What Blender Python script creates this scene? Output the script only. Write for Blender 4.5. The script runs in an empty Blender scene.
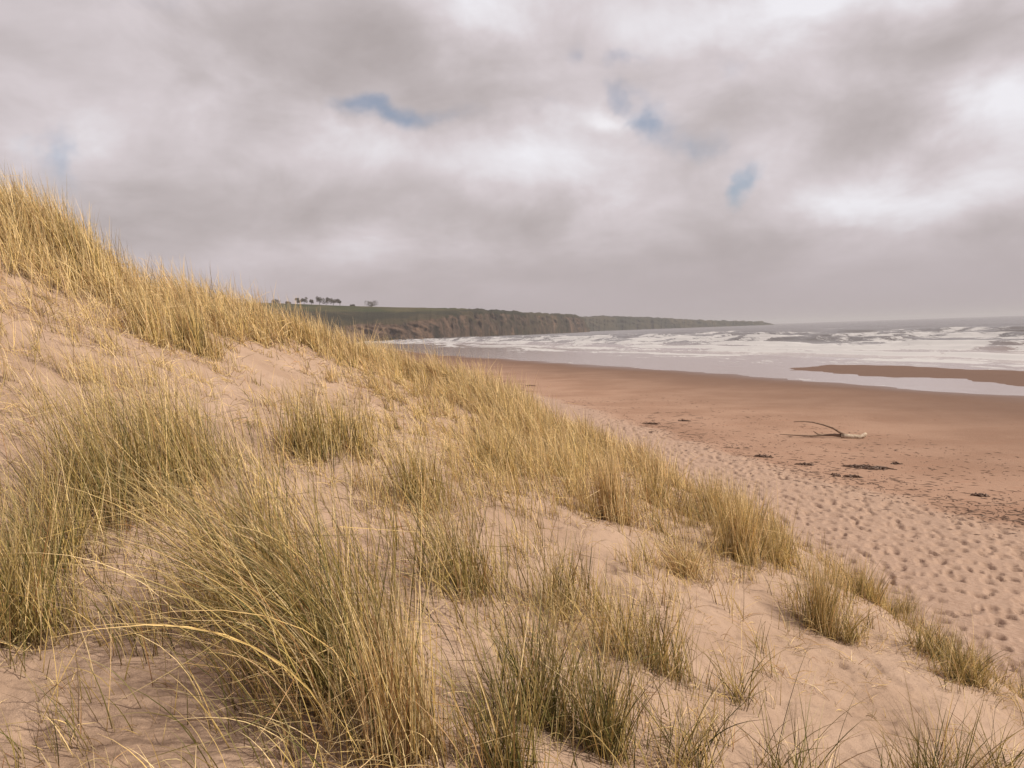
import bpy, math, random
import numpy as np
from mathutils import Matrix, Vector

random.seed(7)
RNG = np.random.default_rng(11)
scene = bpy.context.scene

# ------------------------------------------------------------------ camera
W_PX, H_PX, F_PX = 1024, 768, 774.0
CAM = np.array([0.0, 0.0, 4.5])
PITCH, ROLL = math.radians(-3.84), math.radians(1.88)
_f = np.array([0.0, math.cos(PITCH), math.sin(PITCH)])
_r0 = np.array([1.0, 0.0, 0.0])
_u0 = np.cross(_r0, _f)
C_R = math.cos(ROLL) * _r0 - math.sin(ROLL) * _u0
C_U = math.sin(ROLL) * _r0 + math.cos(ROLL) * _u0
C_F = _f

cam_data = bpy.data.cameras.new("camera")
cam_data.sensor_width = 36.0
cam_data.lens = 36.0 * F_PX / W_PX
cam_data.clip_start = 0.05
cam_data.clip_end = 40000.0
cam = bpy.data.objects.new("camera", cam_data)
scene.collection.objects.link(cam)
m = Matrix(((C_R[0], C_U[0], -C_F[0], CAM[0]),
            (C_R[1], C_U[1], -C_F[1], CAM[1]),
            (C_R[2], C_U[2], -C_F[2], CAM[2]),
            (0, 0, 0, 1)))
cam.matrix_world = m
scene.camera = cam

# ------------------------------------------------------------------ colour / render
scene.render.engine = 'CYCLES'
scene.view_settings.view_transform = 'Standard'
scene.view_settings.look = 'None'
scene.view_settings.exposure = 0.10
scene.view_settings.gamma = 1.0
scene.view_settings.use_curve_mapping = False
scene.cycles.max_bounces = 6
scene.cycles.transparent_max_bounces = 8
scene.cycles.volume_bounces = 1
scene.cycles.use_denoising = True
scene.cycles.caustics_reflective = False
scene.cycles.caustics_refractive = False

# ------------------------------------------------------------------ sun
SUN_EL = math.radians(45)
SUN_AZ = math.radians(108)        # clockwise from +Y (the view direction)
sd = Vector((math.sin(SUN_AZ) * math.cos(SUN_EL), math.cos(SUN_AZ) * math.cos(SUN_EL), math.sin(SUN_EL)))
sun_l = bpy.data.lights.new("sun", 'SUN')
sun_l.energy = 5.0
sun_l.angle = math.radians(2.0)
sun_l.color = (1.0, 0.93, 0.80)
sun = bpy.data.objects.new("sun", sun_l)
scene.collection.objects.link(sun)
sun.rotation_euler = sd.to_track_quat('Z', 'Y').to_euler()


def ray(px, py):
    d = C_F + C_R * ((px - 512) / F_PX) + C_U * ((384 - py) / F_PX)
    return d


# ------------------------------------------------------------------ node helper
class NG:
    def __init__(s, nt):
        s.nt = nt
        nt.nodes.clear()

    def n(s, t, **kw):
        nd = s.nt.nodes.new(t)
        for k, v in kw.items():
            setattr(nd, k, v)
        return nd

    def put(s, sock, v):
        if isinstance(v, bpy.types.NodeSocket):
            s.nt.links.new(v, sock)
        elif v is not None:
            if hasattr(sock, 'default_value') and hasattr(sock.default_value, '__len__') and not hasattr(v, '__len__'):
                v = [v] * len(sock.default_value)
            if hasattr(sock, 'default_value') and hasattr(sock.default_value, '__len__') and len(sock.default_value) == 4 and len(v) == 3:
                v = (*v, 1)
            sock.default_value = v

    def math(s, op, a, b=None, c=None, clamp=False):
        nd = s.n('ShaderNodeMath', operation=op, use_clamp=clamp)
        s.put(nd.inputs[0], a)
        if b is not None: s.put(nd.inputs[1], b)
        if c is not None: s.put(nd.inputs[2], c)
        return nd.outputs[0]

    def vmath(s, op, a, b=None, scale=None):
        nd = s.n('ShaderNodeVectorMath', operation=op)
        s.put(nd.inputs[0], a)
        if b is not None: s.put(nd.inputs[1], b)
        if scale is not None: s.put(nd.inputs['Scale'], scale)
        return nd.outputs[0]

    def noise(s, vec, scale, detail=4, rough=0.5, dist=0.0, color=False):
        nd = s.n('ShaderNodeTexNoise')
        if vec is not None: s.put(nd.inputs['Vector'], vec)
        s.put(nd.inputs['Scale'], scale)
        nd.inputs['Detail'].default_value = detail
        nd.inputs['Roughness'].default_value = rough
        nd.inputs['Distortion'].default_value = dist
        return nd.outputs['Color' if color else 'Fac']

    def ramp(s, fac, stops, interp='LINEAR'):
        nd = s.n('ShaderNodeValToRGB')
        cr = nd.color_ramp
        cr.interpolation = interp
        while len(cr.elements) < len(stops): cr.elements.new(0.5)
        for e, (p, c) in zip(cr.elements, stops):
            e.position = p
            e.color = (*c, 1) if hasattr(c, '__len__') else (c, c, c, 1)
        s.put(nd.inputs[0], fac)
        return nd.outputs[0]

    def mix(s, fac, a, b, mode='MIX'):
        nd = s.n('ShaderNodeMix', data_type='RGBA', blend_type=mode)
        s.put(nd.inputs[0], fac)
        s.put(nd.inputs[6], a)
        s.put(nd.inputs[7], b)
        return nd.outputs[2]

    def smooth(s, v, a, b):
        nd = s.n('ShaderNodeMapRange', interpolation_type='SMOOTHSTEP')
        s.put(nd.inputs[0], v)
        nd.inputs[1].default_value = a
        nd.inputs[2].default_value = b
        return nd.outputs[0]

    def attr(s, name):
        return s.n('ShaderNodeAttribute', attribute_name=name).outputs['Fac']


def lin(r, g, b):
    f = lambda c: (c / 255 / 12.92) if c / 255 <= 0.04045 else ((c / 255 + 0.055) / 1.055) ** 2.4
    return (f(r), f(g), f(b))


# ------------------------------------------------------------------ world: broken cloud over a Nishita sky
world = bpy.data.worlds.new("World")
scene.world = world
world.use_nodes = True
g = NG(world.node_tree)
tc = g.n('ShaderNodeTexCoord').outputs['Generated']
sep = g.n('ShaderNodeSeparateXYZ')
g.put(sep.inputs[0], tc)
X, Y, Z = sep.outputs
zc = g.math('ADD', g.math('MAXIMUM', Z, 0.0), 0.17)
comb = g.n('ShaderNodeCombineXYZ')
g.put(comb.inputs[0], g.math('DIVIDE', X, zc))
g.put(comb.inputs[1], g.math('DIVIDE', Y, zc))
g.put(comb.inputs[2], g.math('MULTIPLY', Z, 1.5))
plane = comb.outputs[0]
az = g.math('ARCTAN2', X, Y)
el = g.math('ARCSINE', Z)
# irregular edges for the placed cloud masses and gaps
w1 = g.noise(tc, 5.0, 5, 0.58, color=True)
w1s = g.n('ShaderNodeSeparateColor'); g.put(w1s.inputs[0], w1)
azw = g.math('ADD', az, g.math('MULTIPLY', g.math('SUBTRACT', w1s.outputs[0], 0.5), 0.22))
elw = g.math('ADD', el, g.math('MULTIPLY', g.math('SUBTRACT', w1s.outputs[1], 0.5), 0.13))


def azel(px, py):
    d = ray(px, py); d = d / np.linalg.norm(d)
    return math.atan2(d[0], d[1]), math.asin(d[2])


def blob(px, py, rx, ry, amp, warp=True):
    a0, e0 = azel(px, py)
    A, E = (azw, elw) if warp else (az, el)
    p = g.math('MULTIPLY', g.math('SUBTRACT', A, a0), F_PX / rx)
    q = g.math('MULTIPLY', g.math('SUBTRACT', E, e0), F_PX / ry)
    r2 = g.math('ADD', g.math('MULTIPLY', p, p), g.math('MULTIPLY', q, q))
    return g.math('MULTIPLY', g.math('EXPONENT', g.math('MULTIPLY', r2, -1.0)), amp)


def total(lst):
    t = blob(*lst[0])
    for b in lst[1:]:
        t = g.math('ADD', t, blob(*b))
    return t


n_big = g.noise(plane, 0.55, 6, 0.52, 0.25)
n_fine = g.noise(g.vmath('MULTIPLY', tc, (1.0, 1.0, 1.7)), 6.0, 8, 0.57, 0.35)
tone = g.math('ADD', g.math('MULTIPLY', g.math('SUBTRACT', n_big, 0.5), 0.75),
              g.math('MULTIPLY', g.math('SUBTRACT', n_fine, 0.5), 0.85))
n_mid = g.noise(plane, 1.7, 6, 0.55, 0.3)
tone = g.math('ADD', tone, g.math('MULTIPLY', g.math('SUBTRACT', n_mid, 0.5), 0.38))
tone = g.math('MULTIPLY', tone, g.smooth(Z, -0.04, 0.12))
tone = g.math('ADD', tone, 0.585)
tone_blobs = [
    (350, 60, 150, 40, -0.26), (270, 90, 90, 26, -0.10), (420, 110, 90, 30, -0.12),
    (960, 48, 110, 30, -0.20), (870, 120, 70, 50, -0.22), (540, 205, 90, 26, -0.18),
    (780, 235, 60, 26, -0.14), (120, 200, 130, 40, -0.12), (300, 205, 100, 30, -0.10),
    (40, 60, 70, 34, -0.10), (700, 90, 90, 30, -0.05), (620, 262, 160, 18, -0.04),
    (600, 165, 120, 38, 0.26), (500, 150, 60, 26, 0.12), (1000, 130, 60, 46, 0.46), (880, 205, 100, 34, 0.34), (900, 215, 50, 16, .12),
    (490, 15, 70, 40, 0.40), (120, 80, 90, 40, 0.16), (320, 150, 50, 30, 0.22), (60, 150, 50, 40, .14), (430, 170, 60, 26, .14), (350, 240, 50, 20, .08), (850, 85, 46, 28, 0.18),
    (690, 15, 180, 50, 0.20), (860, 0, 120, 22, 0.22), (60, 20, 80, 26, 0.08), (360, 235, 70, 18, 0.12), (600, 240, 90, 14, 0.06),
    (200, 90, 60, 24, 0.14), (760, 150, 40, 28, 0.10),
]
tone = g.math('ADD', tone, total(tone_blobs))
cloud_col = g.ramp(tone, [(0.0, lin(155, 146, 145)), (0.28, lin(171, 162, 162)), (0.5, lin(187, 178, 179)),
                          (0.72, lin(207, 198, 201)), (1.0, lin(232, 230, 235))])
# calmer, slightly darker mauve-grey towards the horizon
hz = g.smooth(Z, 0.15, 0.0)
cloud_col = g.mix(g.math('MULTIPLY', hz, 0.85), cloud_col, lin(171, 160, 162))
gap = total([
    (395, 119, 52, 11, 0.9), (618, 98, 18, 12, 0.6), (636, 118, 18, 9, 0.5), (575, 66, 16, 10, 0.55), (628, 62, 20, 10, 0.5),
    (738, 172, 12, 17, 0.85), (18, 150, 14, 24, 0.5), (690, 128, 34, 12, 0.42), (722, 68, 22, 12, 0.35),
    (160, 5, 40, 10, 0.3), (648, 122, 16, 10, 0.4), (545, 118, 30, 8, 0.25)])
gap = g.math('SUBTRACT', gap, blob(604, 118, 24, 9, 0.7))
n_gap = g.noise(tc, 11.0, 5, 0.6)
gapf = g.math('MULTIPLY', 0.75, g.smooth(g.math('ADD', gap, g.math('MULTIPLY', g.math('SUBTRACT', n_gap, 0.5), 0.9)), 0.1, 1.1))
white_puff = blob(604, 119, 26, 8, 0.8)
cloud_col = g.mix(white_puff, cloud_col, lin(240, 238, 242))
sky = g.n('ShaderNodeTexSky', sky_type='NISHITA')
sky.sun_disc = False
sky.sun_elevation = SUN_EL
sky.sun_rotation = SUN_AZ
sky.dust_density = 1.0
bg_sky = g.n('ShaderNodeBackground'); g.put(bg_sky.inputs[0], sky.outputs[0]); bg_sky.inputs[1].default_value = 0.09
bg_cl = g.n('ShaderNodeBackground'); g.put(bg_cl.inputs[0], cloud_col); bg_cl.inputs[1].default_value = 1.0
mx = g.n('ShaderNodeMixShader')
g.put(mx.inputs[0], gapf)
g.nt.links.new(bg_cl.outputs[0], mx.inputs[1])
g.nt.links.new(bg_sky.outputs[0], mx.inputs[2])
wo = g.n('ShaderNodeOutputWorld')
g.nt.links.new(mx.outputs[0], wo.inputs[0])

# ------------------------------------------------------------------ numpy helpers
_perm = np.random.default_rng(3).permutation(1024)


def _hash(ix, iy):
    return _perm[(_perm[ix & 1023] + iy) & 1023]


def vnoise(x, y):
    """gradient noise, about -0.7..0.7"""
    x = np.asarray(x, float); y = np.asarray(y, float)
    ix = np.floor(x).astype(np.int64); iy = np.floor(y).astype(np.int64)
    fx = x - ix; fy = y - iy
    u = fx * fx * fx * (fx * (fx * 6 - 15) + 10); v = fy * fy * fy * (fy * (fy * 6 - 15) + 10)

    def gr(i, j, dx, dy):
        a = _hash(i, j) * (2 * math.pi / 1024)
        return np.cos(a) * dx + np.sin(a) * dy
    n00 = gr(ix, iy, fx, fy); n10 = gr(ix + 1, iy, fx - 1, fy)
    n01 = gr(ix, iy + 1, fx, fy - 1); n11 = gr(ix + 1, iy + 1, fx - 1, fy - 1)
    return (n00 * (1 - u) + n10 * u) * (1 - v) + (n01 * (1 - u) + n11 * u) * v


def fbm(x, y, o=4, rough=0.5):
    s = 0; a = 1.0; f = 1.0
    for k in range(o):
        s = s + a * vnoise(x * f + 17.3 * k, y * f - 9.1 * k); a *= rough; f *= 2.03
    return s


def sstep(v, a, b):
    t = np.clip((v - a) / (b - a), 0, 1)
    return t * t * (3 - 2 * t)


def seg_dist(x, y, pts):
    d = np.full(np.shape(x), 1e18)
    for (ax, ay), (bx, by) in zip(pts[:-1], pts[1:]):
        vx, vy = bx - ax, by - ay
        L = vx * vx + vy * vy + 1e-12
        t = np.clip(((x - ax) * vx + (y - ay) * vy) / L, 0, 1)
        dx = x - ax - t * vx; dy = y - ay - t * vy
        d = np.minimum(d, dx * dx + dy * dy)
    return np.sqrt(d)


def in_poly(x, y, poly):
    c = np.zeros(np.shape(x), bool)
    n = len(poly)
    for i in range(n):
        x0, y0 = poly[i]; x1, y1 = poly[(i + 1) % n]
        if y0 == y1: continue
        cond = ((y0 > y) != (y1 > y)) & (x < (x1 - x0) * (y - y0) / (y1 - y0) + x0)
        c ^= cond
    return c


def sdist(x, y, poly):
    """positive inside"""
    d = seg_dist(x, y, list(poly) + [poly[0]])
    return np.where(in_poly(x, y, poly), d, -d)


def at_depth(px, py, dep):
    return CAM + ray(px, py) * dep


def at_z(px, py, z):
    d = ray(px, py)
    return CAM + d * ((z - CAM[2]) / d[2])


def project(P):
    v = P - CAM
    dep = v @ C_F
    dep = np.where(np.abs(dep) < 1e-6, 1e-6, dep)
    return 512 + F_PX * (v @ C_R) / dep, 384 - F_PX * (v @ C_U) / dep, dep


# ------------------------------------------------------------------ the dune's shape
WATER = -0.6
CP = [(512, 768, 2.66), (0, 768, 2.6), (250, 768, 2.6), (0, 350, 6.2), (0, 302, 8.0), (0, 222, 10.0), (60, 250, 10.0), (100, 330, 8.0),
      (150, 306, 11.0), (215, 322, 11.8), (260, 390, 9.0), (200, 350, 9.5), (330, 356, 14.0), (280, 334, 13.0), (400, 388, 13.0), (480, 405, 14.5),
      (560, 438, 12.5), (640, 482, 10.0), (440, 450, 8.0), (600, 520, 7.0), (650, 560, 6.0), (760, 560, 7.3),
      (820, 640, 5.5), (900, 625, 6.3), (980, 692, 5.0), (1024, 768, 3.8), (760, 700, 4.0), (300, 600, 3.6),
      (0, 600, 4.0), (0, 450, 5.0), (200, 480, 5.0), (400, 560, 4.5), (700, 620, 4.9), (330, 420, 8.0), (520, 500, 6.6)]
cp = np.array([at_depth(*c) for c in CP] + [
    (0, 0, 2.98), (0, -5, 3.3), (-8, -5, 5.6), (-16, 4, 7.6), (-16, 14, 8.0), (-11, 8, 6.6), (4, -5, 2.4), (3.3, 1.0, 2.3),
    (6, 14, 2.0), (6, 6, 1.6), (-8, 16, 5.2), (-3, 20, 4.0), (2, 20, 3.0), (-5.5, 2.0, 4.3), (-9, 3.5, 5.6)], float)


def _tps(r2):
    return 0.5 * r2 * np.log(r2 + 1e-9)


_n = len(cp)
_A = np.zeros((_n + 3, _n + 3))
_d2 = (cp[:, None, 0] - cp[None, :, 0]) ** 2 + (cp[:, None, 1] - cp[None, :, 1]) ** 2
_A[:_n, :_n] = _tps(_d2) + np.eye(_n) * 0.35
_A[:_n, _n] = 1; _A[:_n, _n + 1:] = cp[:, :2]
_A[_n, :_n] = 1; _A[_n + 1:, :_n] = cp[:, :2].T
_b = np.zeros(_n + 3); _b[:_n] = cp[:, 2]
_w = np.linalg.solve(_A, _b)


def tps(x, y):
    z = _w[_n] + _w[_n + 1] * x + _w[_n + 2] * y
    for i in range(_n):
        z = z + _w[i] * _tps((x - cp[i, 0]) ** 2 + (y - cp[i, 1]) ** 2)
    return z


EDGE_PX = [(-60, 200, 10.0), (0, 226, 10.4), (70, 250, 10.6), (150, 300, 11.5), (240, 328, 13.0), (330, 345, 15.0), (400, 372, 16.0),
           (480, 398, 16.5), (560, 432, 14.0), (640, 474, 11.3), (700, 508, 9.9), (780, 556, 8.3), (900, 620, 6.5),
           (980, 690, 5.1), (1040, 745, 4.2)]
edge_w = [tuple(at_depth(*e)[:2]) for e in EDGE_PX]
DUNE_POLY = [(-300, 40), (-60, 14), (-14, 11.5)] + edge_w[1:] + [(2.9, 2.0), (3.2, -6), (6, -60), (-300, -60)]

# waterline and sand bar, traced on the plane of the water
SHORE_PX = [(1150, 409), (1024, 396), (900, 388), (800, 380), (700, 372.5), (600, 365.5), (520, 360), (450, 355.5), (400, 350), (372, 345.5)]
shore = [tuple(at_z(px, py, WATER)[:2]) for px, py in SHORE_PX]
s0, s1 = np.array(shore[0]), np.array(shore[1])
_sd = (s0 - s1) / np.linalg.norm(s0 - s1)
first = tuple(s0 + _sd * 400)
LAND_POLY = [first] + shore + [(-230, 800), (-2500, 900), (-2500, -900), (900, -900)]
BAR_PX = [(786, 367.5), (830, 364.2), (900, 366), (960, 368.5), (1024, 371.5), (1200, 381), (1200, 408), (1024, 388.5), (985, 384), (975, 379), (930, 377.5), (880, 376.5),
          (840, 373.8), (832, 371.5), (800, 370)]
BAR_POLY = [tuple(at_z(px, py, WATER)[:2]) for px, py in BAR_PX]
_q = np.array(BAR_POLY)
STRAND_PX = [(560, 398), (630, 420), (700, 441), (770, 460), (850, 481), (950, 503), (1024, 517), (1200, 552)]
strand = [tuple(at_z(px, py, 0)[:2]) for px, py in STRAND_PX]
DRY_POLY = [(-40, 200), (-8, 90)] + strand + [(60, -40), (-60, -40), (-60, 200)]


# footprints trampled into the dry sand, stamped into a raster
FX0, FY0, FRES, FNX, FNY = -2.0, -2.0, 0.03, 1000, 1500
foot = np.zeros((FNY, FNX), np.float32)
_rf = np.random.default_rng(5)


def stamp(cx, cy, ang, L, Wd, dep):
    R = L * 1.7
    i0 = int((cx - R - FX0) / FRES); i1 = int((cx + R - FX0) / FRES) + 1
    j0 = int((cy - R - FY0) / FRES); j1 = int((cy + R - FY0) / FRES) + 1
    if i0 < 0 or j0 < 0 or i1 >= FNX or j1 >= FNY: return
    xs = FX0 + np.arange(i0, i1) * FRES - cx; ys = FY0 + np.arange(j0, j1) * FRES - cy
    xx, yy = np.meshgrid(xs, ys)
    u = (xx * math.cos(ang) + yy * math.sin(ang)) / L
    v = (-xx * math.sin(ang) + yy * math.cos(ang)) / Wd
    r = np.sqrt(u * u + v * v)
    pit = -dep * np.exp(-(r ** 3) * 1.3)
    a = foot[j0:j1, i0:i1]
    np.minimum(a, np.maximum(a, 0) * 0.3 + pit, out=a, where=pit < -0.004)
    a += dep * 0.16 * np.exp(-((r - 1.35) / 0.3) ** 2)


_gx, _gy = np.meshgrid(np.arange(0, 27, 0.26), np.arange(0, 40, 0.30))
_pts = np.stack([_gx.ravel(), _gy.ravel()], 1) + _rf.uniform(-0.3, 0.3, (_gx.size, 2))
_dry = sdist(_pts[:, 0], _pts[:, 1], DRY_POLY)
_out = -sdist(_pts[:, 0], _pts[:, 1], DUNE_POLY)
for (x, y), dr, ou in zip(_pts, _dry, _out):
    if ou < 0.9: continue
    if dr < -0.3 and _rf.random() < 0.985: continue
    if _rf.random() < 0.16: continue
    stamp(x, y, math.radians(112 + _rf.normal(0, 30)), _rf.uniform(0.09, 0.155), _rf.uniform(0.05, 0.085), _rf.uniform(0.055, 0.12) * (1 if dr > 0 else 0.5))


def foot_at(x, y):
    fx = np.clip((x - FX0) / FRES, 0, FNX - 1.001); fy = np.clip((y - FY0) / FRES, 0, FNY - 1.001)
    i = fx.astype(int); j = fy.astype(int); a = fx - i; b = fy - j
    v = (foot[j, i] * (1 - a) + foot[j, np.minimum(i + 1, FNX - 1)] * a) * (1 - b) + \
        (foot[np.minimum(j + 1, FNY - 1), i] * (1 - a) + foot[np.minimum(j + 1, FNY - 1), np.minimum(i + 1, FNX - 1)] * a) * b
    ok = (x > FX0) & (x < FX0 + FRES * FNX) & (y > FY0) & (y < FY0 + FRES * FNY)
    return np.where(ok, v, 0)


def ground(x, y, full=False):
    x = np.asarray(x, float); y = np.asarray(y, float)
    wx = x + 1.6 * fbm(x / 9, y / 9, 2) ; wy = y + 3.0 * fbm(x / 14 + 5, y / 14, 3)
    s = sdist(wx, wy, LAND_POLY)
    bar = sdist(wx, wy, BAR_POLY)
    beach = WATER + np.clip(s * 0.012, -1.6, 0.08) + 0.52 * sstep(s, 0, 45)
    beach = np.maximum(beach, WATER + np.clip(bar * 0.012, -1.6, 0.06))
    beach = beach + 0.05 * fbm(x / 7, y / 7, 3) * sstep(s, 2, 20) + 0.006 * fbm(x / 0.8, y / 0.8, 3) * sstep(s, 0, 10)
    dry = sdist(x + 0.8 * fbm(x / 3, y / 3, 3), y, DRY_POLY)
    dryf = sstep(dry, -0.8, 0.8)
    beach = beach + dryf * (0.10 + 0.05 * fbm(x / 1.3, y / 1.3, 3))
    beach = beach + foot_at(x, y)
    near = (x > -200) & (x < 40) & (y > -60) & (y < 60)
    dune = np.full(x.shape, -50.0)
    if near.any():
        xn, yn = x[near], y[near]
        r = sdist(xn + 0.35 * fbm(xn / 2.2, yn / 2.2, 2), yn + 0.35 * fbm(xn / 2.2 + 9, yn / 2.2, 2), DUNE_POLY)
        D = tps(np.clip(xn, -18, 9), np.clip(yn, -7, 24))
        out = -r
        fall = 0.62 * np.where(out > -0.5, (out + 0.5) ** 2 / (2 * 1.2), 0)
        lin_part = 0.62 * (out + 0.5 - 0.6)
        fall = np.where(out + 0.5 > 1.2, lin_part, fall)
        fall = np.clip(fall, 0, None)
        D = D - fall
        hum = 0.085 * fbm(xn / 1.15, yn / 1.15, 3) + 0.028 * fbm(xn / 0.26 + 4, yn / 0.26, 3, .6)
        pit = 0.035 * sstep(fbm(xn / 0.42 + 31, yn / 0.42, 2), 0.32, 0.62)
        D = D + hum - pit
        dune[near] = D
    k = 0.18
    h = np.clip(0.5 + 0.5 * (dune - beach) / k, 0, 1)
    H = beach * (1 - h) + dune * h + k * h * (1 - h)
    if full:
        return H, h, s, bar, dryf
    return H


# ------------------------------------------------------------------ mesh helpers
def mesh_from(name, V, Q, mat, smooth=True, attrs=None):
    me = bpy.data.meshes.new(name)
    V = np.ascontiguousarray(V, np.float32)
    Q = np.ascontiguousarray(Q, np.int32)
    k = Q.shape[1]
    me.vertices.add(len(V)); me.vertices.foreach_set('co', V.ravel())
    me.loops.add(Q.size); me.loops.foreach_set('vertex_index', Q.ravel())
    me.polygons.add(len(Q))
    me.polygons.foreach_set('loop_start', np.arange(0, Q.size, k, dtype=np.int32))
    me.polygons.foreach_set('loop_total', np.full(len(Q), k, np.int32))
    me.polygons.foreach_set('use_smooth', np.full(len(Q), smooth))
    me.update(calc_edges=True)
    if attrs:
        for an, av in attrs.items():
            a = me.attributes.new(an, 'FLOAT', 'POINT')
            a.data.foreach_set('value', np.ascontiguousarray(av, np.float32).ravel())
    me.materials.append(mat)
    return me


def link(name, me, parent=None, loc=None, **props):
    o = bpy.data.objects.new(name, me)
    scene.collection.objects.link(o)
    if parent is not None: o.parent = parent
    if loc is not None: o.location = loc
    for k, v in props.items(): o[k] = v
    return o


def grid_quads(nr, nc, wrap=False):
    i = np.arange(nr - 1)[:, None] * nc
    if wrap:
        j = np.arange(nc); j1 = (j + 1) % nc
    else:
        j = np.arange(nc - 1); j1 = j + 1
    a = i + j; b = i + j1
    return np.stack([a, b, b + nc, a + nc], -1).reshape(-1, 4)


def new_mat(name):
    mt = bpy.data.materials.new(name)
    mt.use_nodes = True
    return mt, NG(mt.node_tree)


def principled(g, col, rough=0.9, spec=0.3, normal=None, **kw):
    p = g.n('ShaderNodeBsdfPrincipled')
    g.put(p.inputs['Base Color'], col)
    g.put(p.inputs['Roughness'], rough)
    g.put(p.inputs['Specular IOR Level'], spec)
    if normal is not None: g.put(p.inputs['Normal'], normal)
    for k, v in kw.items(): g.put(p.inputs[k], v)
    return p


def finish(g, sh):
    o = g.n('ShaderNodeOutputMaterial')
    g.nt.links.new(sh, o.inputs[0])


def bump(g, h, strength, dist):
    b = g.n('ShaderNodeBump')
    b.inputs['Strength'].default_value = strength
    b.inputs['Distance'].default_value = dist
    g.put(b.inputs['Height'], h)
    return b.outputs[0]


# ------------------------------------------------------------------ sand
mat_sand, g = new_mat("sand")
pos = g.n('ShaderNodeNewGeometry').outputs['Position']
dune_a, wet_a, dry_a = g.attr('dune'), g.attr('wet'), g.attr('dry')
n1 = g.noise(pos, 1.3, 5, 0.6)
n2 = g.noise(pos, 14.0, 4, 0.6)
n3 = g.noise(pos, 240.0, 3, 0.6)
nl = g.noise(pos, 0.22, 4, 0.6)
dune_c = g.mix(g.smooth(n1, 0.3, 0.7), (0.325, 0.219, 0.156), (0.395, 0.275, 0.203))
dry_c = g.mix(g.smooth(n2, 0.3, 0.75), (0.315, 0.21, 0.154), (0.37, 0.255, 0.195))
damp_c = g.mix(g.smooth(nl, 0.35, 0.65), (0.265, 0.156, 0.106), (0.325, 0.202, 0.142))
streak = g.n('ShaderNodeMapping'); streak.inputs['Scale'].default_value = (0.5, 2.2, 1); streak.inputs['Rotation'].default_value = (0, 0, math.radians(-35))
g.put(streak.inputs[0], pos)
ns = g.noise(streak.outputs[0], 1.1, 5, 0.65)
damp_c = g.mix(g.math('MULTIPLY', g.smooth(ns, 0.56, 0.7), 0.5), damp_c, (0.30, 0.16, 0.105))
wet_c = g.mix(n1, (0.115, 0.066, 0.047), (0.15, 0.087, 0.062))
beach_c = g.mix(dry_a, damp_c, dry_c)
beach_c = g.mix(wet_a, beach_c, wet_c)
c = g.mix(dune_a, beach_c, dune_c)
grain = g.ramp(n3, [(0.3, 0.86), (0.7, 1.08)])
c = g.mix(1.0, c, grain, 'MULTIPLY')
# bits of dry litter and shell specks on the dune
spk = g.noise(pos, 70.0, 2, 0.5)
spk2 = g.noise(pos, 28.0, 3, 0.6)
c = g.mix(g.math('MULTIPLY', g.smooth(spk2, 0.66, 0.72), g.math('MULTIPLY', dune_a, 0.4)), c, (0.22, 0.14, 0.085))
c = g.mix(g.math('MULTIPLY', g.smooth(spk, 0.66, 0.74), g.math('MULTIPLY', dune_a, 0.55)), c, (0.16, 0.095, 0.05))
rip = g.n('ShaderNodeTexWave', wave_type='BANDS', bands_direction='DIAGONAL')
rip.inputs['Scale'].default_value = 4.0; rip.inputs['Distortion'].default_value = 7.0; rip.inputs['Detail'].default_value = 2
g.put(rip.inputs['Vector'], pos)
hgt = g.math('ADD', g.math('MULTIPLY', g.noise(pos, 6.0, 6, 0.62), 0.7), g.math('MULTIPLY', rip.outputs['Fac'], 0.05))
hgt = g.math('ADD', hgt, g.math('MULTIPLY', n3, 0.09))
nrm = bump(g, hgt, 0.85, 0.06)
soak = g.attr('soak')
nrm2 = g.n('ShaderNodeMix', data_type='VECTOR')
g.put(nrm2.inputs[0], g.math('MAXIMUM', wet_a, soak)); g.put(nrm2.inputs[4], nrm)
g.put(nrm2.inputs[5], g.n('ShaderNodeNewGeometry').outputs['Normal'])
rough = g.math('SUBTRACT', 0.95, g.math('MULTIPLY', soak, 0.62))
p = principled(g, c, rough, g.math('ADD', 0.15, g.math('MULTIPLY', soak, 0.35)), nrm2.outputs[1])
finish(g, p.outputs[0])

front = np.radians(np.arange(-50, 50.001, 0.085))
back = np.radians(np.arange(52, 308, 2.5))
ang = np.concatenate([front, back])
rad = np.concatenate([[0.25], 0.9 * np.exp(np.arange(0, math.log(220 / 0.9), 0.0050)),
                      220 * np.exp(np.arange(0.02, math.log(14000 / 220), 0.04))])
RR, AA = np.meshgrid(rad, ang, indexing='ij')
gx = (RR * np.sin(AA)).ravel(); gy = (RR * np.cos(AA)).ravel()
H, dn, s, bar, dryf = ground(gx, gy, True)
far = np.hypot(gx, gy)
V = np.stack([gx, gy, H], 1)
Q = grid_quads(len(rad), len(ang), wrap=True)[:, ::-1]
wetd = s - 2.5 * fbm(gx / 14, gy / 14, 3)
wet = np.maximum(1 - sstep(wetd, -1, 26), (bar > -3) * 1.0)
soak = np.maximum(1 - sstep(wetd, -2, 6), 0)
soak = np.where(bar > -1.5, 0.15, soak)
me = mesh_from("beach_ground", V, Q, mat_sand, True, {'dune': np.clip(dn, 0, 1), 'wet': np.clip(wet, 0, 1), 'dry': dryf, 'soak': np.clip(soak, 0, 1)})
link("ground", me, kind='structure')

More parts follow.
